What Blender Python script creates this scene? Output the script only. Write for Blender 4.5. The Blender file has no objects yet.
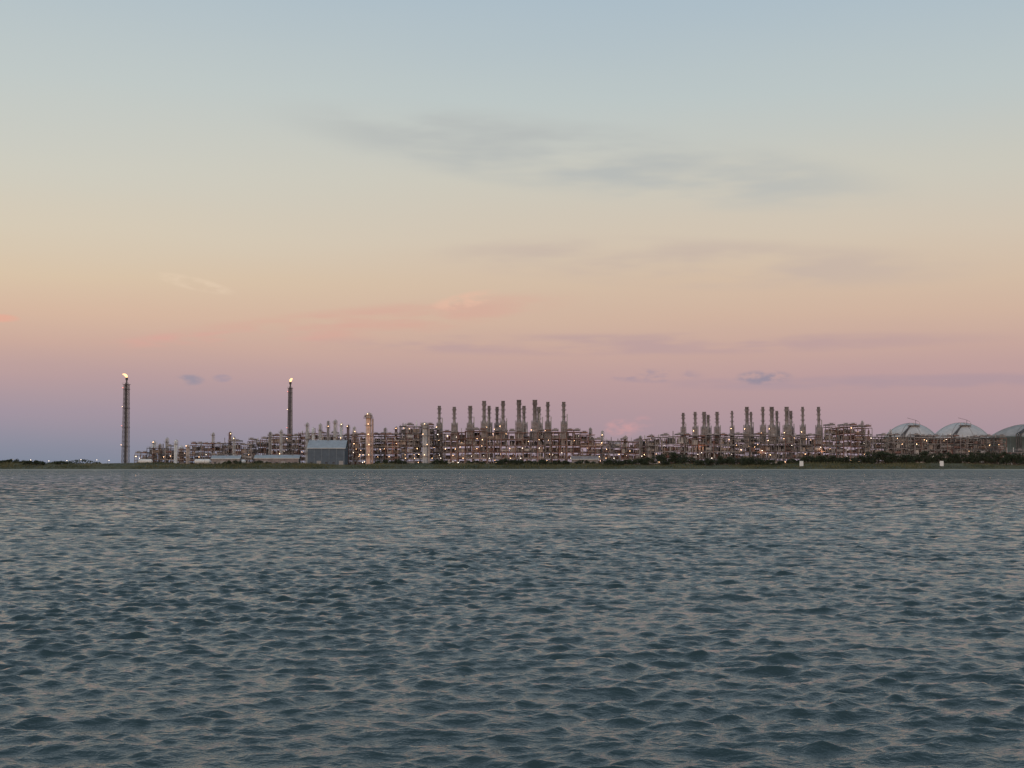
import bpy, math, random
import numpy as np
random.seed(7); rng=np.random.default_rng(11)
F=1400.0; CAMH=5.5; HOR=464.0
def X(px,D): return (px-512)*D/F
def Z(py,D): return CAMH+(HOR-py)*D/F
sc=bpy.context.scene
sc.view_settings.view_transform='Standard'; sc.view_settings.look='None'; sc.view_settings.exposure=0
def lin(c):
    return tuple(((v/255)/12.92 if v/255<=0.04045 else ((v/255+0.055)/1.055)**2.4) for v in c)+(1,)
# ---------------- materials
def mat(name,col,rough=0.7,metal=0.0,var=0.25,scale=0.3,col2=None,emis=None,estr=0):
    m=bpy.data.materials.new(name); m.use_nodes=True
    nt=m.node_tree; b=nt.nodes['Principled BSDF']
    b.inputs['Roughness'].default_value=rough; b.inputs['Metallic'].default_value=metal
    if emis:
        b.inputs['Base Color'].default_value=(0.1,0.1,0.1,1)
        b.inputs['Emission Color'].default_value=emis+(1,); b.inputs['Emission Strength'].default_value=estr
        try: m.cycles.emission_sampling='NONE'
        except Exception: pass
        return m
    g=nt.nodes.new('ShaderNodeNewGeometry'); n=nt.nodes.new('ShaderNodeTexNoise')
    n.inputs['Scale'].default_value=scale; n.inputs['Detail'].default_value=3; n.inputs['Roughness'].default_value=0.7
    nt.links.new(g.outputs['Position'],n.inputs['Vector'])
    r=nt.nodes.new('ShaderNodeValToRGB'); e=r.color_ramp.elements
    c2=col2 or tuple(c*(1-var) for c in col)
    c1=tuple(min(1,c*(1+var)) for c in col) if not col2 else col
    e[0].position=0.35; e[0].color=tuple(c2)+(1,); e[1].position=0.65; e[1].color=tuple(c1)+(1,)
    nt.links.new(n.outputs['Fac'],r.inputs['Fac']); nt.links.new(r.outputs['Color'],b.inputs['Base Color'])
    return m
MATS=[
 mat('steel_galvanised',(0.25,0.215,0.205),0.6,0.0,0.3),
 mat('steel_dark',(0.085,0.073,0.073),0.6,0.0,0.3),
 mat('primer_red_brown',(0.20,0.105,0.085),0.75,0,0.3),
 mat('pipe_cladding',(0.46,0.42,0.40),0.5,0.1,0.2),
 mat('white_paint',(0.72,0.71,0.69),0.55,0,0.08),
 mat('stack_steel',(0.23,0.19,0.185),0.6,0.0,0.35,0.2),
 mat('concrete',(0.34,0.32,0.31),0.85,0,0.15,0.1),
 mat('lamp_warm',(0,0,0),emis=(1.0,0.58,0.30),estr=10),
 mat('lamp_white',(0,0,0),emis=(1.0,0.84,0.66),estr=8),
 mat('flame',(0,0,0),emis=(1.0,0.52,0.22),estr=2.6),
 mat('lamp_red',(0,0,0),emis=(1.0,0.2,0.12),estr=6),
 mat('blue_grey_siding',(0.085,0.11,0.14),0.7,0,0.15),
 mat('pale_roof_sheet',(0.31,0.34,0.37),0.6,0.0,0.12),
 mat('glass_dark',(0.03,0.04,0.05),0.15,0,0.1),
 mat('tank_teal',(0.17,0.20,0.20),0.7,0,0.15,0.08),
 mat('beige_cladding',(0.46,0.36,0.30),0.6,0,0.2),
 mat('tank_dome_white',(0.50,0.475,0.465),0.6,0,0.12,0.1),
]
GAL,DRK,RED,CLAD,WHT,STK,CON,LW,LWH,FLM,LR,BLU,ROOF,GLS,TEAL,BEI,DOME=range(17)
# ---------------- mesh builder
class B:
    def __init__(s): s.v=[];s.f=[];s.m=[];s.sm=[]
    def add(s,vs,fs,m,smooth=False):
        o=len(s.v); s.v.extend(vs)
        for f in fs: s.f.append(tuple(i+o for i in f)); s.m.append(m); s.sm.append(smooth)
    def box(s,x0,x1,y0,y1,z0,z1,m):
        s.add([(x0,y0,z0),(x1,y0,z0),(x1,y1,z0),(x0,y1,z0),(x0,y0,z1),(x1,y0,z1),(x1,y1,z1),(x0,y1,z1)],
          [(0,3,2,1),(4,5,6,7),(0,1,5,4),(1,2,6,5),(2,3,7,6),(3,0,4,7)],m)
    def beam(s,p,q,w,m):
        s.tube(p,q,w*0.6,w*0.6,m,4,False)
    def tube(s,p,q,r0,r1,m,n=8,smooth=True,cap=True):
        p=np.array(p,float);q=np.array(q,float);d=q-p;L=np.linalg.norm(d)
        if L<1e-6:return
        d/=L;a=np.array((0,0,1.)) if abs(d[2])<0.9 else np.array((1.,0,0))
        u=np.cross(d,a);u/=np.linalg.norm(u);w=np.cross(d,u)
        vs=[]
        for c,r in((p,r0),(q,r1)):
            for i in range(n):
                t=2*math.pi*(i+0.5)/n
                vs.append(tuple(c+r*(math.cos(t)*u+math.sin(t)*w)))
        fs=[(i,(i+1)%n,n+(i+1)%n,n+i) for i in range(n)]
        s.add(vs,fs,m,smooth)
        if cap: s.add(vs,[tuple(range(n-1,-1,-1)),tuple(range(n,2*n))],m)
    def lathe(s,cx,cy,prof,m,n=16,smooth=True):
        vs=[]
        for r,z in prof:
            for i in range(n):
                t=2*math.pi*i/n; vs.append((cx+r*math.cos(t),cy+r*math.sin(t),z))
        fs=[]
        for k in range(len(prof)-1):
            for i in range(n):
                fs.append((k*n+i,k*n+(i+1)%n,(k+1)*n+(i+1)%n,(k+1)*n+i))
        s.add(vs,fs,m,smooth)
    def ball(s,x,y,z,r,m):
        s.lathe(x,y,[(0.01,z-r),(r*.8,z-r*.6),(r,z),(r*.8,z+r*.6),(0.01,z+r)],m,6)
    def rail(s,x0,x1,y,z,m=GAL):
        s.box(x0,x1,y-.06,y+.06,z+1.05,z+1.2,m)
        n=max(1,int((x1-x0)/2.5))
        for i in range(n+1):
            x=x0+(x1-x0)*i/n; s.box(x-.06,x+.06,y-.05,y+.05,z,z+1.05,m)
    def obj(s,name):
        me=bpy.data.meshes.new(name); me.from_pydata(s.v,[],s.f)
        for mm in MATS: me.materials.append(mm)
        me.polygons.foreach_set('material_index',s.m)
        me.polygons.foreach_set('use_smooth',s.sm); me.update()
        o=bpy.data.objects.new(name,me); sc.collection.objects.link(o); return o
R=random.uniform
GZ=4.0
# ---------------- process module (open steel frame filled with pipes, vessels, coolers)
def module(name,px0,px1,D,depth,ytops,bay=7.0,lev=6.5,dens=1.0,coolers=True,red=0.4,lamps=1.0,zb=GZ):
    b=B(); x0,x1=X(px0,D),X(px1,D); n=max(2,int((x1-x0)/bay)); bw=(x1-x0)/n
    rows=[D,D+depth/2,D+depth]
    def top(x):
        px=512+x*F/D
        for a,t in ytops:
            if px<=a: return Z(t,D)
        return Z(ytops[-1][1],D)
    tops=[top(x0+(i+.5)*bw)+R(-1,1)*1.1 for i in range(n)]
    for i in range(n):
        if i and random.random()<0.6: tops[i]=tops[i-1] if abs(tops[i]-tops[i-1])<3 else tops[i]
    for i in range(n):
        xa=x0+i*bw; xb=xa+bw; zt=tops[i]; nl=max(1,int(round((zt-zb)/lev))); lh=(zt-zb)/nl
        sm=RED if random.random()<red else random.choice([GAL,STK,DRK])
        for y in rows:
            b.box(xa-.26,xa+.26,y-.26,y+.26,zb,zt+(1.2 if random.random()<.2 else 0),sm)
            if i==n-1: b.box(xb-.26,xb+.26,y-.26,y+.26,zb,zt,sm)
            for k in range(1,nl+1):
                z=zb+k*lh; b.box(xa+.27,xb-.27,y-.2,y+.2,z-.5,z-.02,sm)
                if random.random()<.22:
                    if random.random()<.5: b.beam((xa+.3,y,z-lh),(xb-.3,y,z-.6),.3,sm)
                    else: b.beam((xb-.3,y,z-lh),(xa+.3,y,z-.6),.3,sm)
        for k in range(1,nl+1):
            z=zb+k*lh
            b.box(xa-.2,xa+.2,D+.31,D+depth-.31,z-.55,z-.05,sm)
            if random.random()<.55:
                b.box(xa+.1,xb-.1,D+.3,D+depth*R(.4,1),z,z+.12,DRK if random.random()<.5 else GAL)
                if random.random()<.7: b.rail(xa,xb,D+.2,z+.13)
        for k in range(nl):
            z=zb+k*lh; h=lh-1.0
            if random.random()<(.84 if k<nl-1 else .5):
                hh=h*R(.6,1.0); b.box(xa+R(.3,1.2),xb-R(.3,1.2),D+depth*.82,D+depth*.95,z+.15,z+hh,random.choice([DRK,STK,RED,RED,DRK,DRK]) if red>.35 else random.choice([DRK,STK,GAL,DRK,TEAL]))
            for _rep in range(3):
                r=random.random()
                yy=D+(R(2,depth*.3),R(depth*.35,depth*.5),R(depth*.55,depth*.7))[_rep]
                if r<.20*dens:
                    rr=R(1.0,min(2.2,h*.42)); b.tube((xa+R(0,1),yy,z+.5+rr),(xb-R(0,1),yy,z+.5+rr),rr,rr,random.choice([CLAD,GAL,STK,BEI,RED]),10)
                elif r<.46*dens:
                    w=R(2,bw-1); xx=xa+R(.3,bw-w-.3); b.box(xx,xx+w,yy,yy+R(1.5,3),z+.2,z+R(2,h),random.choice([GAL,CLAD,DRK,RED,BEI,DRK,STK]))
                elif r<.66*dens:
                    for _ in range(random.randint(1,3)):
                        xx=R(xa+1,xb-1); rr=R(.4,1.0); b.tube((xx,yy,z+.2),(xx,yy,z+R(3,h)),rr,rr,random.choice([CLAD,STK,GAL,RED]),8)
            for _ in range(random.randint(1,3)):
                xx=R(xa+.5,xb-.5); rr=R(.12,.35); y2=D+R(.5,3)
                b.tube((xx,y2,z+R(0,2)),(xx,y2,z+lh*R(.7,1.8) if k<nl-1 else z+lh),rr,rr,random.choice([CLAD,GAL,BEI,DRK]),6)
            if random.random()<.09*lamps:
                b.ball(R(xa+.5,xb-.5),D-R(.4,.6),z+R(2.5,h),R(.14,.34),LW if random.random()<.7 else LWH)
            if random.random()<.11*lamps:
                b.ball(R(xa+.5,xb-.5),D+R(2,depth*.7),z+R(2.5,h),R(.18,.34),LW)
    nl=int((max(tops)-zb)/lev)+1
    for k in range(1,nl+1):
        for j in range(int(10*dens)):
            y=D+R(.6,depth-.6); rr=R(.15,.55); a=R(x0,x0+(x1-x0)*.7); c=min(x1,a+R(30,140)); z=zb+k*lev*.98+rr+R(0,.7)
            if z+rr>min(top(a+1),top(c-1),top((a+c)/2)): continue
            m=random.choice([CLAD,CLAD,GAL,STK,RED,BEI,DRK])
            b.tube((a,y,z),(c,y,z),rr,rr,m,8)
            if random.random()<.5: b.tube((c,y,z),(c,y,z-R(2,6)),rr,rr,m,8)
    if coolers:
        i=0
        while i<n:
            if random.random()<.72:
                xa=x0+i*bw+.5; xb=xa+bw-1; zt=tops[i]
                b.box(xa,xb,D+1,D+depth-1,zt+1.6,zt+2.8,random.choice([GAL,GAL,RED,STK]))
                for xx in(xa+.2,xb-.2):
                    b.beam((xx,D+1.4,zt),(xx,D+1.4,zt+1.6),.25,GAL); b.beam((xx,D+depth-1.4,zt),(xx,D+depth-1.4,zt+1.6),.25,GAL)
                b.lathe((xa+xb)/2,D+3.4,[(2.0,zt+2.8),(1.7,zt+3.6)],GAL,10)
                b.rail(xa,xb,D+.9,zt+2.8)
            else:
                xx=x0+(i+.5)*bw; hh=R(2,6)
                b.tube((xx,D+3,tops[i]),(xx,D+3,tops[i]+hh),R(.2,.8),R(.2,.5),random.choice([CLAD,GAL,WHT]),8)
            i+=1
    x=x0
    while x<x1:
        w=R(3,9)
        if random.random()<.6:
            b.box(x,x+w,D-R(6,9),D-R(2,4),zb-.2,zb+R(1.5,4.2),random.choice([GAL,STK,DRK,CLAD,BEI]))
        if random.random()<.08*lamps:
            xx=x+w; b.tube((xx,D-8,zb),(xx,D-8,zb+7),.12,.1,GAL,5); b.ball(xx,D-8,zb+7.3,.25,LWH if random.random()<.5 else LW)
        x+=w+R(1,5)
    return b.obj(name)
# ---------------- exhaust stack
def exhaust(px,ytop,ybase,D,w=1.0,mt=STK):
    b=B(); x=X(px,D); y=D+6; zt=Z(ytop,D); z0=Z(ybase,D); H=zt-z0
    for sx in(-1,1):
        for sy in(-1,1):
            b.box(x+sx*3.4*w-.3,x+sx*3.4*w+.3,y+sy*3.2-.3,y+sy*3.2+.3,GZ,z0+H*.34,GAL)
    b.box(x-2.7*w,x+2.7*w,y-2.8,y+2.8,z0-10,z0+H*.28,mt)
    for k in range(4):
        z=z0-6+k*(H*.34+6)/4
        b.box(x-3.5*w,x+3.5*w,y-3.6,y+3.6,z,z+.3,GAL); b.rail(x-3.5*w,x+3.5*w,y-3.55,z+.31)
    zc=z0+H*.28; r=1.85*w
    b.lathe(x,y,[(2.8*w,zc),(r*1.02,zc+3.2),(r,zc+3.4),(r,zt-5.2),(r*1.16,zt-5.0),(r*1.16,zt-.2),(r*1.3,zt-.1),(r*1.3,zt+.35),(r*1.05,zt+.36),(r*.98,zt-1.5)],mt,14)
    for q in(.50+R(-.03,.03),.70+R(-.03,.03),.87):
        z=z0+H*q; b.lathe(x,y,[(r+.05,z),(r+1.05,z),(r+1.05,z+.3),(r+.05,z+.3)],GAL,12,False)
        b.lathe(x,y,[(r+1.02,z+1.2),(r+1.1,z+1.2),(r+1.1,z+1.32),(r+1.02,z+1.32),(r+1.02,z+1.2)],GAL,12,False)
        for i in range(8):
            t=i*math.pi/4; b.box(x+(r+1.05)*math.cos(t)-.06,x+(r+1.05)*math.cos(t)+.06,y+(r+1.05)*math.sin(t)-.06,y+(r+1.05)*math.sin(t)+.06,z+.3,z+1.3,GAL)
    for dx in(-.3,.3): b.box(x+r*.7+dx-.06,x+r*.7+dx+.06,y-r*.8-.35,y-r*.8-.2,zc,zt-1,GAL)
    b.tube((x+4.3*w,y,GZ),(x+4.3*w,y,z0+H*R(.35,.6)),.5,.5,CLAD,8)
    if random.random()<.6: b.ball(x-3.6*w,y-3.9,z0+R(0,6),.28,LW)
    b.obj('exhaust_stack')
def column(px,ytop,D,r,m=CLAD,plats=3,lit=False,ybot=None):
    b=B(); x=X(px,D); zt=Z(ytop,D); y=D
    b.lathe(x,y,[(r*1.15,GZ),(r*1.15,GZ+2),(r,GZ+2.2),(r,zt-r*.8),(r*.85,zt-r*.35),(r*.5,zt-.1*r),(.05,zt)],m,14)
    for k in range(plats):
        z=GZ+(zt-GZ)*(k+1)/(plats+.15)-1
        b.lathe(x,y,[(r+.05,z),(r+1.2,z),(r+1.2,z+.3),(r+.05,z+.3)],GAL,12,False)
        b.rail(x-r-1.1,x+r+1.1,y-r-1.1,z+.3)
        if random.random()<(1 if lit else .25): b.ball(x+R(-1,1)*r,y-r-1.3,z+1.5,.28,LW)
    for dx in(-.3,.3): b.box(x+dx-.06,x+dx+.06,y-r-.4,y-r-.25,GZ,zt-1,GAL)
    b.tube((x+r+.7,y,GZ+2),(x+r+.7,y,zt-1),.3,.3,CLAD,8); b.tube((x+r+.7,y,zt-1),(x,y,zt+.8),.3,.3,CLAD,8)
    if lit:
        b.box(x-r-2.2,x+r+2.2,y-r-1.5,y+r+1.5,zt-5.2,zt-4.9,DRK); b.rail(x-r-2.2,x+r+2.2,y-r-1.5,zt-4.9)
        b.tube((x-r-1.4,y-1,zt-3.4),(x+r+1.4,y-1,zt-3.4),.9,.9,GAL,10)
        b.box(x+r+.9,x+r+2.4,y-1,y+1,GZ,zt-6,STK)
    b.obj('process_column')
# ---------------- flare stacks
def flare(px,ytop,D,w,wt,fx):
    b=B(); x=X(px,D); zt=Z(ytop,D)-4; y=D
    n=int((zt-GZ)/5); zs=[GZ+(zt-6-GZ)*i/n for i in range(n+1)]
    def hw(z): return (w+(wt-w)*(z-GZ)/(zt-GZ))/2
    for i in range(n):
        a,c=zs[i],zs[i+1]; ha,hc=hw(a),hw(c)
        P=[(-1,-1),(1,-1),(1,1),(-1,1)]
        for j in range(4):
            p=P[j];q=P[(j+1)%4]
            b.beam((x+p[0]*ha,y+p[1]*ha,a),(x+p[0]*hc,y+p[1]*hc,c),.42,STK)
            b.beam((x+p[0]*ha,y+p[1]*ha,a),(x+q[0]*ha,y+q[1]*ha,a),.28,DRK)
            b.beam((x+p[0]*ha,y+p[1]*ha,a),(x+q[0]*hc,y+q[1]*hc,c),.24,DRK)
            b.beam((x+q[0]*ha,y+q[1]*ha,a),(x+p[0]*hc,y+p[1]*hc,c),.24,DRK)
        if i%4==3:
            b.box(x-hc-.7,x+hc+.7,y-hc-.7,y+hc+.7,c,c+.25,DRK); b.rail(x-hc-.7,x+hc+.7,y-hc-.7,c+.26)
            b.ball(x-hc-.5,y-hc-.9,c+1.5,.22,LR if i%8==7 else LW)
    b.tube((x,y,GZ),(x,y,zt-2),.95,.75,DRK,10); b.tube((x+1.3,y+.4,GZ),(x+1.3,y+.4,zt-4),.35,.35,CLAD,8)
    b.tube((x-1.3,y+.6,GZ),(x-1.3,y+.6,zt-4),.3,.3,DRK,8)
    b.lathe(x,y,[(.8,zt-2),(1.3,zt-1),(1.3,zt+1),(1.05,zt+1)],DRK,10)
    b.box(x-wt/2-1,x+wt/2+1,y-wt/2-1,y+wt/2+1,zt-6,zt-5.7,DRK); b.rail(x-wt/2-1,x+wt/2+1,y-wt/2-1,zt-5.7)
    b.lathe(x,y,[(3*wt/5+.2,GZ-.5),(3*wt/5+.2,GZ+.6),(.1,GZ+.6)],CON,8)
    o=b.obj('flare_stack')
    f=B()
    path=[(0,0,1.0,.8),(.3*fx,0,2.4,1.3),(1.1*fx,0,3.5,1.2),(2.3*fx,.3,4.2,.8),(3.8*fx,.4,4.5,.12)]
    for a,c in zip(path[:-1],path[1:]):
        f.tube((x+a[0],y+a[1],zt+a[2]),(x+c[0],y+c[1],zt+c[2]),a[3],c[3],FLM,9)
    fo=f.obj('flame'); fo.parent=o
flare(126,374.5,1390,6.2,4.4,-1.2)
flare(290,379,1480,5.2,3.4,.6)
# ---------------- LNG tanks
def tank(px,ytop,ywall,D,r,wm):
    b=B(); x=X(px,D); zt=Z(ytop,D); zw=Z(ywall,D)
    prof=[(r,GZ-.5),(r,zw-1.5),(r+.9,zw-1.4),(r+.9,zw),(r*.995,zw)]
    b.lathe(x,D+r,prof,wm,64)
    h=zt-zw; Rs=(r*r+h*h)/(2*h); pr=[]
    a0=math.asin(min(1,r*.99/Rs))
    for i in range(13):
        a=a0*(1-i/12); pr.append((max(.05,Rs*math.sin(a)),zt-Rs+Rs*math.cos(a)))
    b.lathe(x,D+r,pr,DOME if wm==CON else CON,64)
    # dome rib pipes
    for k in range(0,24,3):
        t=2*math.pi*(k+.5)/24
        for (ra,za),(rb,zb_) in zip(pr[:-1],pr[1:]):
            b.beam((x+ra*math.cos(t),D+r+ra*math.sin(t),za+.25),(x+rb*math.cos(t),D+r+rb*math.sin(t),zb_+.25),.3,GAL)
    for k in range(24):
        t=2*math.pi*k/24; c,s_=math.cos(t),math.sin(t)
        b.beam((x+(r+.3)*c,D+r+(r+.3)*s_,GZ),(x+(r+.3)*c,D+r+(r+.3)*s_,zw-1.5),.5,wm)
    for k in range(36):
        t=2*math.pi*k/36; b.beam((x+r*math.cos(t),D+r+r*math.sin(t),zw),(x+r*math.cos(t),D+r+r*math.sin(t),zw+1.3),.12,GAL)
    pz=zw+h*.75
    b.box(x-8,x+6,D+r*.35,D+r*.6,pz+1,pz+1.5,GAL); b.rail(x-8,x+6,D+r*.35,pz+1.5)
    for xx in(-7.5,-2,5.5):
        b.beam((x+xx,D+r*.4,zw+h*.4),(x+xx,D+r*.4,pz+1),.4,GAL)
        b.tube((x+xx+.9,D+r*.45,pz),(x+xx+.9,D+r*.45,pz+5),.4,.4,CLAD,8)
    b.beam((x+2,D+r*.5,pz+1),(x+2,D+r*.5,pz+8),.5,DRK); b.beam((x+2,D+r*.5,pz+8),(x-9,D+r*.5,pz+11),.4,DRK)
    b.beam((x+2,D+r*.5,pz+8),(x+6,D+r*.5,pz+6),.4,DRK)
    for dx in(-r*.62,-r*.56,-r*.5):
        b.tube((x+dx,D-1+r*.12,GZ),(x+dx,D-1+r*.12,zw+2),.6,.6,DRK,8)
        b.tube((x+dx,D-1+r*.12,zw+2),(x-5,D+r*.45,pz+1.5),.6,.6,DRK,8)
    for k in range(3): b.ball(x+R(-.7,.7)*r,D+r*.2,zw+1.5+R(0,h*.3),.3,LWH)
    b.obj('storage_tank')
tank(918,422.5,437,1800,34,CON)
tank(970,422,438,1780,37,CON)
tank(1040,423.5,436,1540,40,TEAL)
# ---------------- modules
module('pipe_rack',135,252,1430,22,[(150,455),(172,449),(190,451),(215,446),(240,443),(252,446)],6,5.5,1.0,True,.45,1.5)
module('pipe_rack',248,356,1450,24,[(268,441),(300,438),(330,434),(356,437)],6.5,6,1.0,True,.4,1.3)
module('process_module',352,440,1400,26,[(372,436),(402,434),(412,427),(434,425),(440,432)],6.5,6.2,1.1,True,.55,1.8)
module('process_module',436,610,1405,30,[(450,434),(575,432),(592,435),(610,440)],7,6.5,1.25,True,.7,2.2)
module('process_module',608,655,1420,24,[(632,441),(655,439)],6.5,6,1,True,.5,1.6)
module('process_module',648,872,1395,28,[(664,438),(832,437),(850,427),(872,429)],7,6.5,1.15,True,.34,1.6)
module('pipe_rack',868,1006,1410,24,[(905,437),(960,437),(1006,438)],6.5,6,1.1,True,.25,1.4)
module('pipe_rack',1004,1110,1420,24,[(1110,452)],6.5,6,1,True,.25,1)
for px,t,w,D in [(439,406,.7,1405),(454,407,.75,1405),(470,406,.9,1405),(484,401,.9,1405),(489,406,.7,1440),(497,407,.75,1430),(503,401,.85,1405),
    (519,400,1.05,1405),(524,406,.8,1440),(535,400,1.05,1405),(539,407,.85,1440),(548,402,.75,1405),(564,402,.8,1405)]:
    exhaust(px,t,431,D,w,STK if random.random()<.6 else GAL)
for px,t,w,D in [(684,413,.6,1410),(696,412,.65,1410),(705,412,.85,1410),(709,415,.7,1440),(718,412,.75,1410),(733,411,.45,1410),(748,407,.85,1395),(752,412,.55,1430),(764,407,.65,1395),
    (773,407,.95,1395),(778,411,.65,1430),(788,407,.95,1395),(792,411,.75,1430),(804,407,.6,1395),(820,407,.7,1395)]:
    exhaust(px,t,434,D,w,STK if random.random()<.5 else GAL)
column(368.5,413,1385,2.6,BEI,5,True)
column(425,423,1385,2.6,CLAD,4,True)
for px,t,r,m in [(154,441,1.5,WHT),(160,444,1.3,BEI),(167,438,1.4,CLAD),(176,440,1.5,WHT),(181,446,2,WHT),(188,445,1.6,BEI),(213,433,1.1,CLAD),(230,432,1.3,RED),(234,437,1.0,CLAD),
   (307,423,1.3,CLAD),(313,428,1.1,WHT),(320,424,1.4,CLAD),(328,421,1.2,GAL),(335,420,1.5,CLAD),(341,423,1.2,WHT),(348,425,1.2,RED),(354,427,1.3,CLAD),(270,432,1.2,GAL),(281,430,1.2,CLAD),
   (385,428,1.4,GAL),(396,427,1.2,RED),(405,424,1.2,CLAD),(590,428,1.2,GAL),(602,431,1.2,CLAD),(625,436,1.5,BEI),(838,427,1.2,CLAD),(862,421,.9,GAL),(640,436,1.2,GAL),(890,430,1.0,CLAD)]:
    column(px,t,1425+R(-10,25),r,m,random.randint(1,3))
def bullet(px,D,L,r):
    b=B(); x=X(px,D)
    b.tube((x,D,GZ+r+2),(x+L,D,GZ+r+2),r,r,WHT,14)
    for s_ in(-1,1):
        xe=x if s_<0 else x+L
        b.tube((xe,D,GZ+r+2),(xe+s_*r*.5,D,GZ+r+2),r,r*.45,WHT,14)
    for q in(.2,.8): b.box(x+L*q-.6,x+L*q+.6,D-r*.7,D+r*.7,GZ,GZ+2.6,CON)
    b.tube((x+L*.5,D,GZ+2*r+2),(x+L*.5,D,GZ+2*r+4),.4,.4,GAL,8); b.rail(x+L*.3,x+L*.7,D,GZ+2*r+2)
    b.obj('bullet_tank')
bullet(140,1400,12,2.2); bullet(196,1400,14,2.2); bullet(236,1398,9,2)
# ---------------- buildings
def warehouse(px0,px1,yr,ye,D,depth,wall,roof,name='warehouse_building'):
    b=B(); x0,x1=X(px0,D),X(px1,D); ze,zr=Z(ye,D),Z(yr,D)
    b.box(x0,x1,D,D+depth,GZ-.5,ze,wall)
    o=.8; ym=D+depth/2
    b.add([(x0-o,D-o,ze-.1),(x1+o,D-o,ze-.1),(x1+o,ym,zr),(x0-o,ym,zr),(x0-o,D+depth+o,ze-.1),(x1+o,D+depth+o,ze-.1)],[(0,1,2,3),(3,2,5,4)],roof)
    b.add([(x0,D,ze),(x0,D+depth,ze),(x0,ym,zr-.2)],[(0,1,2)],wall); b.add([(x1,D,ze),(x1,D+depth,ze),(x1,ym,zr-.2)],[(0,2,1)],wall)
    b.box(x0-o,x1+o,D-o-.25,D-o,ze-.5,ze-.05,WHT)
    n=int((x1-x0)/6)
    for i in range(n):
        xx=x0+(i+.5)*(x1-x0)/n
        if i%3==1: b.box(xx-2,xx+2,D-.08,D,GZ,GZ+4.5,CON)
        else: b.box(xx-1.2,xx+1.2,D-.06,D,GZ+2,GZ+3.4,GLS)
        b.box(xx+2.6,xx+2.75,D-.12,D-.003,GZ,ze-.5,roof)
    for i in range(3):
        xx=x0+(i+.5)*(x1-x0)/3; b.lathe(xx,ym,[(.7,zr-.3),(.7,zr+.6),(1,zr+.7),(.1,zr+1.2)],GAL,8)
    b.obj(name)
warehouse(308,345,440,448,1345,26,BLU,ROOF)
warehouse(255,299,455,458,1350,12,STK,ROOF,'site_office_building')
warehouse(212,240,455.5,458.5,1360,10,GAL,ROOF,'site_office_building')
warehouse(572,598,456,459,1350,12,GAL,STK,'site_office_building')
for px in (12,30,48,66,80,96,108,205,262,292,352,470,560,640,700,845,905,985):
    b=B(); x=X(px,1360); h=R(8,13) if px>110 else R(4,7)
    b.tube((x,1360,GZ),(x,1360,GZ+h),.16,.1,GAL,6); b.beam((x,1360,GZ+h),(x+1.4,1360,GZ+h+.3),.14,GAL)
    b.box(x+1.1,x+2,1359.7,1360.3,GZ+h+.2,GZ+h+.45,GAL); b.ball(x+1.5,1360,GZ+h,.22,LWH); b.obj('light_pole')
for px,t,bt in((801,461,467.5),(941,461,468.5)):
    b=B(); D=1268; x=X(px,D); zt=Z(t,D); zb=zt-4.6
    b.box(x-1.7,x+1.7,D-.1,D+.1,zb,zt,WHT)
    for dx in(-1.3,1.3): b.box(x+dx-.15,x+dx+.15,D+.103,D+.4,-1.5,zt-.2,DRK)
    b.box(x-1.6,x+1.6,D+.41,D+.5,zb+.8,zb+1.0,DRK)
    b.obj('channel_marker_sign')
# floodlights aimed at the plant (away from the water)
def spot(x,y,z,p,up=10,c=(1,.50,.26)):
    l=bpy.data.lights.new('floodlight','SPOT'); l.energy=p; l.color=c; l.shadow_soft_size=.5; l.spot_size=math.radians(100); l.spot_blend=.6
    o=bpy.data.objects.new('floodlight',l); o.location=(x,y,z); o.rotation_euler=(math.radians(90+up),0,0); sc.collection.objects.link(o)
for z in(10,22,34,46): spot(X(368.5,1385),1374,z,1200,5,(1,.44,.22))
spot(X(425,1385),1374,14,800,20,(1,.75,.55))
for px in(395,455,480,508,535,562,590,625,700,760,820): spot(X(px,1405),1391,R(9,22),1500,20)

# ---------------- ground
def mesh_np(name,V,Q,mats,smooth=True):
    me=bpy.data.meshes.new(name); me.vertices.add(len(V)); me.vertices.foreach_set('co',V.astype(np.float32).ravel())
    nq=len(Q); k=Q.shape[1]; me.loops.add(nq*k); me.loops.foreach_set('vertex_index',Q.astype(np.int32).ravel())
    me.polygons.add(nq); me.polygons.foreach_set('loop_start',(np.arange(nq)*k).astype(np.int32)); 
    me.polygons.foreach_set('use_smooth',np.full(nq,smooth)); me.update(calc_edges=True)
    for m in mats: me.materials.append(m)
    o=bpy.data.objects.new(name,me); sc.collection.objects.link(o); return o
def shore(x): return 1274+6*np.sin(x*.011+1)+3.5*np.sin(x*.037)+1.5*np.sin(x*.13+2)+ .8*np.sin(x*.31)
def gh(x,y):
    d=y-shore(x)
    base=np.where(d<0,d*.08,0)
    d2=np.clip(d,0,None)
    rise=4.0*(1-np.exp(-d2/16.0))
    berm=1.7*np.exp(-((d2-42)/14)**2)*(1+.35*np.sin(x*.05)+.3*np.sin(x*.017+2))
    return base+rise+berm
xs=np.concatenate([np.linspace(-9000,-900,25),np.arange(-896,900,4.0),np.linspace(904,9000,25)])
ys=np.concatenate([np.arange(1240,1345,2.5),np.linspace(1350,1700,20),np.geomspace(1800,12000,12)])
XX,YY=np.meshgrid(xs,ys); V=np.stack([XX,YY,gh(XX,YY)],-1).reshape(-1,3)
def grid(nr,nc):
    i=np.arange(nr-1)[:,None]*nc+np.arange(nc-1)[None]; return np.stack([i,i+1,i+nc+1,i+nc],-1).reshape(-1,4)
gm=mat('marsh_ground',(0.09,0.088,0.052),.95,0,.3,.06)
nt=gm.node_tree; pr=nt.nodes['Principled BSDF']; src=pr.inputs['Base Color'].links[0].from_socket
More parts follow.
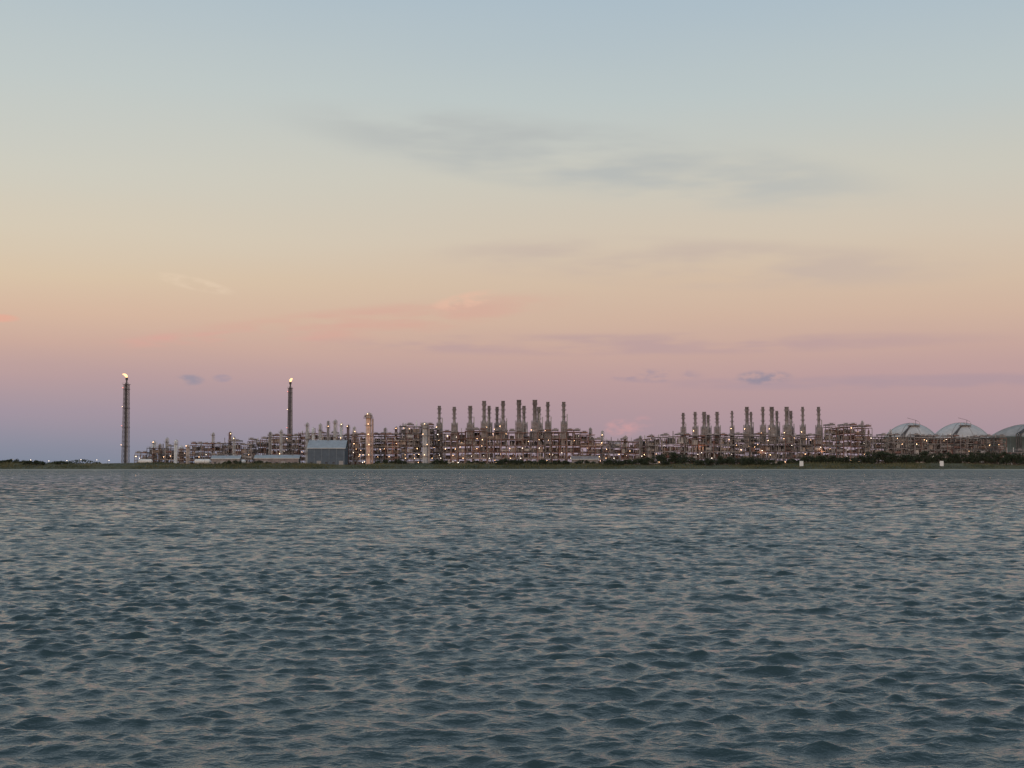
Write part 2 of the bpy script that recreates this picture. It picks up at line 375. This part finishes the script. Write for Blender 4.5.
g=nt.nodes.new('ShaderNodeNewGeometry'); sp=nt.nodes.new('ShaderNodeSeparateXYZ'); nt.links.new(g.outputs['Position'],sp.inputs[0])
mr=nt.nodes.new('ShaderNodeMapRange'); mr.inputs['From Min'].default_value=.9; mr.inputs['From Max'].default_value=.5; nt.links.new(sp.outputs['Z'],mr.inputs['Value'])
mx=nt.nodes.new('ShaderNodeMix'); mx.data_type='RGBA'; nt.links.new(mr.outputs[0],mx.inputs['Factor']); nt.links.new(src,mx.inputs[6]); mx.inputs[7].default_value=(.36,.34,.29,1)
nt.links.new(mx.outputs[2],pr.inputs['Base Color'])
mesh_np('ground',V,grid(len(ys),len(xs)),[gm])
def leafmat(name,c1,c2,sc_):
    m=mat(name,c1,.9,0,.3,sc_,col2=c2); return m
N=70000
gx=rng.uniform(-900,900,N); gd=rng.uniform(4.5,60,N); gy=shore(gx)+gd; gz=gh(gx,gy)
hgt=(.8+1.2*rng.random(N)**2)*(0.9+.4*np.sin(gx*.023+1)+.3*np.sin(gx*.09)); hgt=np.clip(hgt,.35,None)*np.where(gd<8,.6,1); wd=rng.uniform(.15,.5,N); an=rng.uniform(0,math.pi,N)
dx=np.cos(an)*wd; dy=np.sin(an)*wd; lx=rng.normal(0,.25,N)
V=np.stack([np.stack([gx-dx,gy-dy,gz-.1],-1),np.stack([gx+dx,gy+dy,gz-.1],-1),np.stack([gx+lx,gy,gz+hgt],-1)],1).reshape(-1,3)
mesh_np('marsh_grass',V,np.arange(3*N).reshape(-1,3),[leafmat('grass',(0.15,0.135,0.065),(0.05,0.062,0.028),.05)],False)
lm=leafmat('shrub_foliage',(0.055,0.072,0.035),(0.015,0.024,0.014),.5)
bark=mat('bark',(0.09,0.07,0.05),.9)
def shrub(px,w,top,D,name='shrub',leaf=.42,dens=1.0):
    x=X(px,D); zb=float(gh(np.array(x),np.array(float(D)))); H=Z(top,D)-zb
    P=[]; ncl=max(6,int(w/.85)); limbs=B()
    for i in range(ncl):
        cx=x+R(-.5,.5)*w; k=1-((cx-x)/(w*.5))**2*.55; cz=zb+H*R(.2,.85)*k; cy=D+R(-2.5,2.5); r=R(1.1,2.2)*min(1.3,H/5)
        n=int(75*dens*r); d=rng.normal(0,1,(n,3)); d/=np.linalg.norm(d,axis=1)[:,None]; d*=(rng.random(n)**.45)[:,None]*r
        P.append(d*np.array([1.25,1.1,.85])+np.array([cx,cy,cz]))
        limbs.tube((x+(cx-x)*.7,cy*.5+D*.5,zb-.2),(cx,cy,cz),.16,.05,0,5)
    P=np.concatenate(P); n=len(P); a=rng.normal(0,1,(n,3)); a/=np.linalg.norm(a,axis=1)[:,None]; c=rng.normal(0,1,(n,3)); c=np.cross(a,c); c/=np.linalg.norm(c,axis=1)[:,None]
    s_=(leaf*rng.uniform(.5,1.3,n))[:,None]
    V=np.stack([P-a*s_,P-c*s_*.6,P+a*s_,P+c*s_*.6],1).reshape(-1,3); Q=np.arange(4*n).reshape(-1,4)
    o=mesh_np(name,V,Q,[lm],False)
    me=bpy.data.meshes.new('limbs'); me.from_pydata(limbs.v,[],limbs.f); me.materials.append(bark); lo=bpy.data.objects.new('limbs',me); sc.collection.objects.link(lo); lo.parent=o
for px,w,t in [(508,22,458),(525,16,459),(612,18,458.5),(628,14,459.5),(640,16,458),(656,22,454),(670,30,450.5),(684,22,454),(705,18,458),(722,22,456),(737,28,455),(752,24,456),(770,18,459),(790,16,459),(812,26,456),(826,28,454.5),(845,24,456.5),
   (862,22,455),(874,32,450),(887,30,449),(899,26,452),(913,30,452),(926,32,450.5),(944,32,450.5),(958,28,452.5),(972,34,450),(988,32,449),(1002,30,450),(1016,30,452),(1032,32,451),(1055,30,454),
   (12,24,459),(35,20,460),(60,16,461),(400,16,459),(385,18,459.5),(440,16,459.5),(475,18,460),(232,16,460),(262,16,460.5),(540,18,459.5),(560,18,460),(585,16,459.5)]:
    shrub(px,w,t,1312+R(-6,14))
def treeline(name,x0,x1,D,h):
    n=26000; tx=rng.uniform(x0,x1,n); env=h*(.55+.25*np.sin(tx*.02)+.2*np.sin(tx*.071+1)+.12*np.sin(tx*.19)); 
    tz=GZ-1+np.clip(env,1,None)*rng.random(n)**.8; ty=D+rng.uniform(-12,12,n); P=np.stack([tx,ty,tz],-1)
    a=rng.normal(0,1,(n,3)); a/=np.linalg.norm(a,axis=1)[:,None]; c=np.cross(a,rng.normal(0,1,(n,3))); c/=np.linalg.norm(c,axis=1)[:,None]
    V=np.stack([P-a,P-c*.6,P+a,P+c*.6],1).reshape(-1,3)
    mesh_np(name,V,np.arange(4*n).reshape(-1,4),[lm],False)
treeline('distant_trees',-2400,-500,1700,7.5); treeline('distant_trees',700,2400,1700,10)

# ---------------- water
rs=[5.0]
while rs[-1]<1330: rs.append(rs[-1]*(1+.0023 if rs[-1]>20 else 1.006))
rs=np.array(rs+[1600,2500,5000,12000]); dense=np.arange(-.62,.6201,.0012)
co=np.linspace(.64,2*math.pi-.64,50); th=np.concatenate([dense,co,[2*math.pi-.62]])
RR,TT=np.meshgrid(rs,th,indexing='ij'); RR=RR.astype(np.float32);TT=TT.astype(np.float32)
PX=RR*np.sin(TT);PY=RR*np.cos(TT);PZ=np.zeros_like(PX);OX=PX.copy();OY=PY.copy()
K=150; u=np.linspace(0,1,K); lam=.17*(4.2/.17)**u; lam*=rng.uniform(.95,1.05,K)
ang=math.radians(-80)+rng.normal(0,math.radians(34),K); ph=rng.uniform(0,6.28,K)
w=np.exp(-((np.log(lam)-math.log(.75))/1.15)**2); w*=rng.uniform(.6,1.4,K); S=.275; w*=S*math.sqrt(2)/math.sqrt((w**2).sum())
colfade=np.clip((.62-np.abs(th))/.03,0,1).astype(np.float32)[None]
gust=(1+.15*np.sin(OX*.21+OY*.05+1)*np.sin(OY*.13+.6)+.12*np.sin(OX*.09-OY*.06)).astype(np.float32)
for l,a,p,s_ in sorted(zip(lam,ang,ph,w),reverse=True):
    k=2*math.pi/l; rmax=l/(3.0*.0023); nr=int(np.searchsorted(rs,min(rmax*1.5,1330)))
    ox,oy=OX[:nr],OY[:nr]; f=np.clip((rmax*1.5-rs[:nr])/(rmax*.5),0,1).astype(np.float32)[:,None]*colfade
    if l<1.6: f=f*gust[:nr]
    if l<.5: f=f*(1+np.clip(PZ[:nr]*3,-.4,.5))
    arg=(k*(ox*math.cos(a)+oy*math.sin(a))+p).astype(np.float32); A=s_/k
    PZ[:nr]+=f*(A*np.sin(arg)); c=f*(A*(.85 if l>.6 else .5)*np.cos(arg)); PX[:nr]+=c*math.cos(a); PY[:nr]+=c*math.sin(a)
V=np.stack([PX,PY,PZ],-1).reshape(-1,3); nr,nc=RR.shape
wm=bpy.data.materials.new('sea_water'); wm.use_nodes=True; nt=wm.node_tree; L=nt.links.new; pb=nt.nodes['Principled BSDF']
pb.inputs['Base Color'].default_value=(.028,.052,.057,1); pb.inputs['Roughness'].default_value=.06; pb.inputs['IOR'].default_value=1.345
geo=nt.nodes.new('ShaderNodeNewGeometry')
def nz(scale,det,sx=1,sy=1,ro=.6):
    mp=nt.nodes.new('ShaderNodeMapping'); mp.inputs['Scale'].default_value=(sx,sy,1); L(geo.outputs['Position'],mp.inputs[0])
    n=nt.nodes.new('ShaderNodeTexNoise'); n.inputs['Scale'].default_value=scale; n.inputs['Detail'].default_value=det; n.inputs['Roughness'].default_value=ro; L(mp.outputs[0],n.inputs['Vector']); return n
n1=nz(5,3,.75,1.25); bp=nt.nodes.new('ShaderNodeBump'); bp.inputs['Distance'].default_value=.05; bp.inputs['Strength'].default_value=1.0; L(n1.outputs['Fac'],bp.inputs['Height'])
n2=nz(.8,2,.45,1.0,.6)
ln=nt.nodes.new('ShaderNodeVectorMath'); ln.operation='LENGTH'; L(geo.outputs['Position'],ln.inputs[0])
m1=nt.nodes.new('ShaderNodeMapRange'); m1.inputs['From Min'].default_value=45; m1.inputs['From Max'].default_value=300; m1.inputs['To Min'].default_value=.12; m1.inputs['To Max'].default_value=1.9; L(ln.outputs['Value'],m1.inputs['Value'])
n3=nz(.02,3,.5,1.6,.55); m3=nt.nodes.new('ShaderNodeMapRange'); m3.inputs['From Min'].default_value=.3; m3.inputs['From Max'].default_value=.7; m3.inputs['To Min'].default_value=.7; m3.inputs['To Max'].default_value=1.3; L(n3.outputs['Fac'],m3.inputs['Value'])
ml=nt.nodes.new('ShaderNodeMath'); ml.operation='MULTIPLY'; L(m1.outputs[0],ml.inputs[0]); L(m3.outputs[0],ml.inputs[1])
sb=nt.nodes.new('ShaderNodeVectorMath'); sb.operation='SUBTRACT'; L(n2.outputs['Color'],sb.inputs[0]); sb.inputs[1].default_value=(.5,.60,.5)
mm=nt.nodes.new('ShaderNodeVectorMath'); mm.operation='MULTIPLY'; L(sb.outputs[0],mm.inputs[0]); mm.inputs[1].default_value=(.8,1.6,0)
sca=nt.nodes.new('ShaderNodeVectorMath'); sca.operation='SCALE'; L(mm.outputs[0],sca.inputs[0]); L(ml.outputs[0],sca.inputs['Scale'])
ad=nt.nodes.new('ShaderNodeVectorMath'); ad.operation='ADD'; L(sca.outputs[0],ad.inputs[0]); L(bp.outputs[0],ad.inputs[1])
no=nt.nodes.new('ShaderNodeVectorMath'); no.operation='NORMALIZE'; L(ad.outputs[0],no.inputs[0]); L(no.outputs[0],pb.inputs['Normal'])
Q=grid(nr,nc)[:,::-1]
mesh_np('water',V,Q,[wm])

# ---------------- world sky
W=bpy.data.worlds.new('World'); sc.world=W; W.use_nodes=True; nt=W.node_tree; L=nt.links.new; nt.nodes.clear()
out=nt.nodes.new('ShaderNodeOutputWorld'); bg=nt.nodes.new('ShaderNodeBackground'); L(bg.outputs[0],out.inputs[0])
tc=nt.nodes.new('ShaderNodeTexCoord'); sp=nt.nodes.new('ShaderNodeSeparateXYZ'); L(tc.outputs['Generated'],sp.inputs[0])
def math_(op,a,b=None,c=None):
    n=nt.nodes.new('ShaderNodeMath'); n.operation=op
    for i,v in enumerate((a,b,c)):
        if v is None: continue
        if isinstance(v,(int,float)): n.inputs[i].default_value=v
        else: L(v,n.inputs[i])
    return n.outputs[0]
def sinel(y): return math.sin(math.atan(80/1400)+math.atan((384-y)/1400))
def ramp(stops,fac):
    r=nt.nodes.new('ShaderNodeValToRGB'); e=r.color_ramp.elements; stops=sorted(stops)
    e[0].position=stops[0][0]; e[0].color=lin(stops[0][1]); e[1].position=stops[-1][0]; e[1].color=lin(stops[-1][1])
    for p,c in stops[1:-1]: q=e.new(p); q.color=lin(c)
    L(fac,r.inputs[0]); return r.outputs[0]
NC={}
def noise(scale,vec,det=3,ro=.55):
    key=(scale,vec)
    if key in NC: return NC[key]
    mp=nt.nodes.new('ShaderNodeMapping'); mp.inputs['Scale'].default_value=vec; L(tc.outputs['Generated'],mp.inputs[0])
    n=nt.nodes.new('ShaderNodeTexNoise'); n.inputs['Scale'].default_value=scale; n.inputs['Detail'].default_value=det; n.inputs['Roughness'].default_value=ro; L(mp.outputs[0],n.inputs['Vector']); NC[key]=n.outputs['Fac']; return n.outputs['Fac']
wn=noise(3,(1,1,6)); zz=math_('ADD',sp.outputs['Z'],math_('MULTIPLY',math_('SUBTRACT',wn,.5),.016))
hi=[(.42,(172,186,196)),(.6,(152,172,188)),(1.0,(122,146,166))]
left=[(0,(126,135,153)),(sinel(440),(141,141,157)),(sinel(410),(162,148,160)),(sinel(380),(184,157,158)),(sinel(350),(203,170,157)),(sinel(320),(214,183,161)),(sinel(285),(217,195,169)),(sinel(240),(214,202,182)),(sinel(180),(206,204,192)),(sinel(100),(193,201,199)),(sinel(0),(179,193,200))]+hi
right=[(0,(154,141,154)),(sinel(440),(167,146,156)),(sinel(410),(178,151,156)),(sinel(380),(188,157,157)),(sinel(350),(199,167,157)),(sinel(320),(208,179,160)),(sinel(285),(211,188,166)),(sinel(240),(210,196,178)),(sinel(180),(203,200,188)),(sinel(100),(188,198,198)),(sinel(0),(172,189,200))]+hi
mx=nt.nodes.new('ShaderNodeMix'); mx.data_type='RGBA'
mr=nt.nodes.new('ShaderNodeMapRange'); mr.interpolation_type='SMOOTHSTEP'; mr.inputs['From Min'].default_value=-.36; mr.inputs['From Max'].default_value=.10; L(sp.outputs['X'],mr.inputs['Value']); L(mr.outputs[0],mx.inputs[0])
L(ramp(left,zz),mx.inputs[6]); L(ramp(right,zz),mx.inputs[7]); col=mx.outputs[2]
NA=(14,(1,1,6)); NB=(60,(1,1,2.5)); NW=(9,(1,1,5))
def blob(px,py,wx,wy,c,st,tilt=0,ns=NA,lo=.35,hi_=.65):
    global col
    cx=(px-512)/1480; cz=sinel(py); ax=wx/1440; az=wy/1400
    u=math_('SUBTRACT',sp.outputs['X'],cx); v=math_('SUBTRACT',sp.outputs['Z'],cz)
    if tilt: v=math_('SUBTRACT',v,math_('MULTIPLY',u,tilt))
    u=math_('DIVIDE',u,ax); v=math_('DIVIDE',v,az)
    d=math_('ADD',math_('MULTIPLY',u,u),math_('MULTIPLY',v,v))
    m=nt.nodes.new('ShaderNodeMapRange'); m.interpolation_type='SMOOTHERSTEP'; m.inputs['From Min'].default_value=1; m.inputs['From Max'].default_value=0; L(d,m.inputs['Value'])
    q=nt.nodes.new('ShaderNodeMapRange'); q.interpolation_type='SMOOTHSTEP'; q.inputs['From Min'].default_value=lo; q.inputs['From Max'].default_value=hi_; L(noise(*ns),q.inputs['Value'])
    fr=math_('GREATER_THAN',sp.outputs['Y'],0)
    f=math_('MULTIPLY',math_('MULTIPLY',math_('MULTIPLY',m.outputs[0],q.outputs[0]),st),fr)
    x=nt.nodes.new('ShaderNodeMix'); x.data_type='RGBA'; L(f,x.inputs[0]); L(col,x.inputs[6]); x.inputs[7].default_value=lin(c); col=x.outputs[2]
blob(330,328,280,22,(214,167,153),.65,.12)
blob(440,318,110,20,(218,174,157),.5,.2,NW,.4,.65)
blob(462,301,44,10,(228,186,164),.8,.2,NB,.33,.62)
blob(185,288,45,8,(228,205,180),.7,-.2,NB,.33,.62)
blob(5,327,20,5,(226,172,152),.9,0,NB,.25,.6)
blob(215,342,130,11,(218,165,155),.8,.06)
blob(590,160,360,44,(180,184,183),.85,-.13,NW,.3,.65)
blob(700,265,330,30,(194,177,168),.65,-.05,NW,.35,.65)
blob(640,345,420,14,(184,157,159),.7,0,NA)
blob(900,385,300,10,(170,149,159),.6,0,NA)
blob(180,382,18,7,(148,143,159),.75,0,NB,.33,.58)
blob(212,380,12,5,(158,146,162),.6,0,NB,.33,.58)
blob(774,379,34,9,(147,139,155),.9,0,NB,.38,.62)
blob(660,376,60,9,(160,144,158),.6,0,NB,.42,.65)
blob(627,428,22,11,(206,157,158),.7,0,NB,.38,.6)
blob(650,424,14,10,(200,155,158),.5,0,NB,.38,.6)
bk=nt.nodes.new('ShaderNodeMapRange'); bk.interpolation_type='SMOOTHSTEP'; bk.inputs['From Min'].default_value=0; bk.inputs['From Max'].default_value=-1; L(sp.outputs['Y'],bk.inputs['Value'])
lo_=nt.nodes.new('ShaderNodeMapRange'); lo_.interpolation_type='SMOOTHSTEP'; lo_.inputs['From Min'].default_value=.7; lo_.inputs['From Max'].default_value=0; L(sp.outputs['Z'],lo_.inputs['Value'])
xx=nt.nodes.new('ShaderNodeMix'); xx.data_type='RGBA'; xx.blend_type='ADD'; xx.clamp_result=False; L(math_('MULTIPLY',bk.outputs[0],lo_.outputs[0]),xx.inputs[0]); L(col,xx.inputs[6]); xx.inputs[7].default_value=(.7,.47,.33,1); col=xx.outputs[2]
L(col,bg.inputs[0]); bg.inputs[1].default_value=1.0
s=bpy.data.lights.new('sun','SUN'); s.energy=.5; s.angle=math.radians(15); s.color=(1,.78,.66)
so=bpy.data.objects.new('sun',s); so.rotation_euler=(math.radians(82),0,math.radians(-25)); sc.collection.objects.link(so)
# ---------------- camera
c=bpy.data.cameras.new('camera'); c.lens=36*F/1024; c.sensor_width=36; c.clip_end=30000; c.clip_start=.5
co_=bpy.data.objects.new('camera',c); co_.location=(0,0,CAMH); co_.rotation_euler=(math.radians(90)+math.atan(80/F),0,0); sc.collection.objects.link(co_); sc.camera=co_
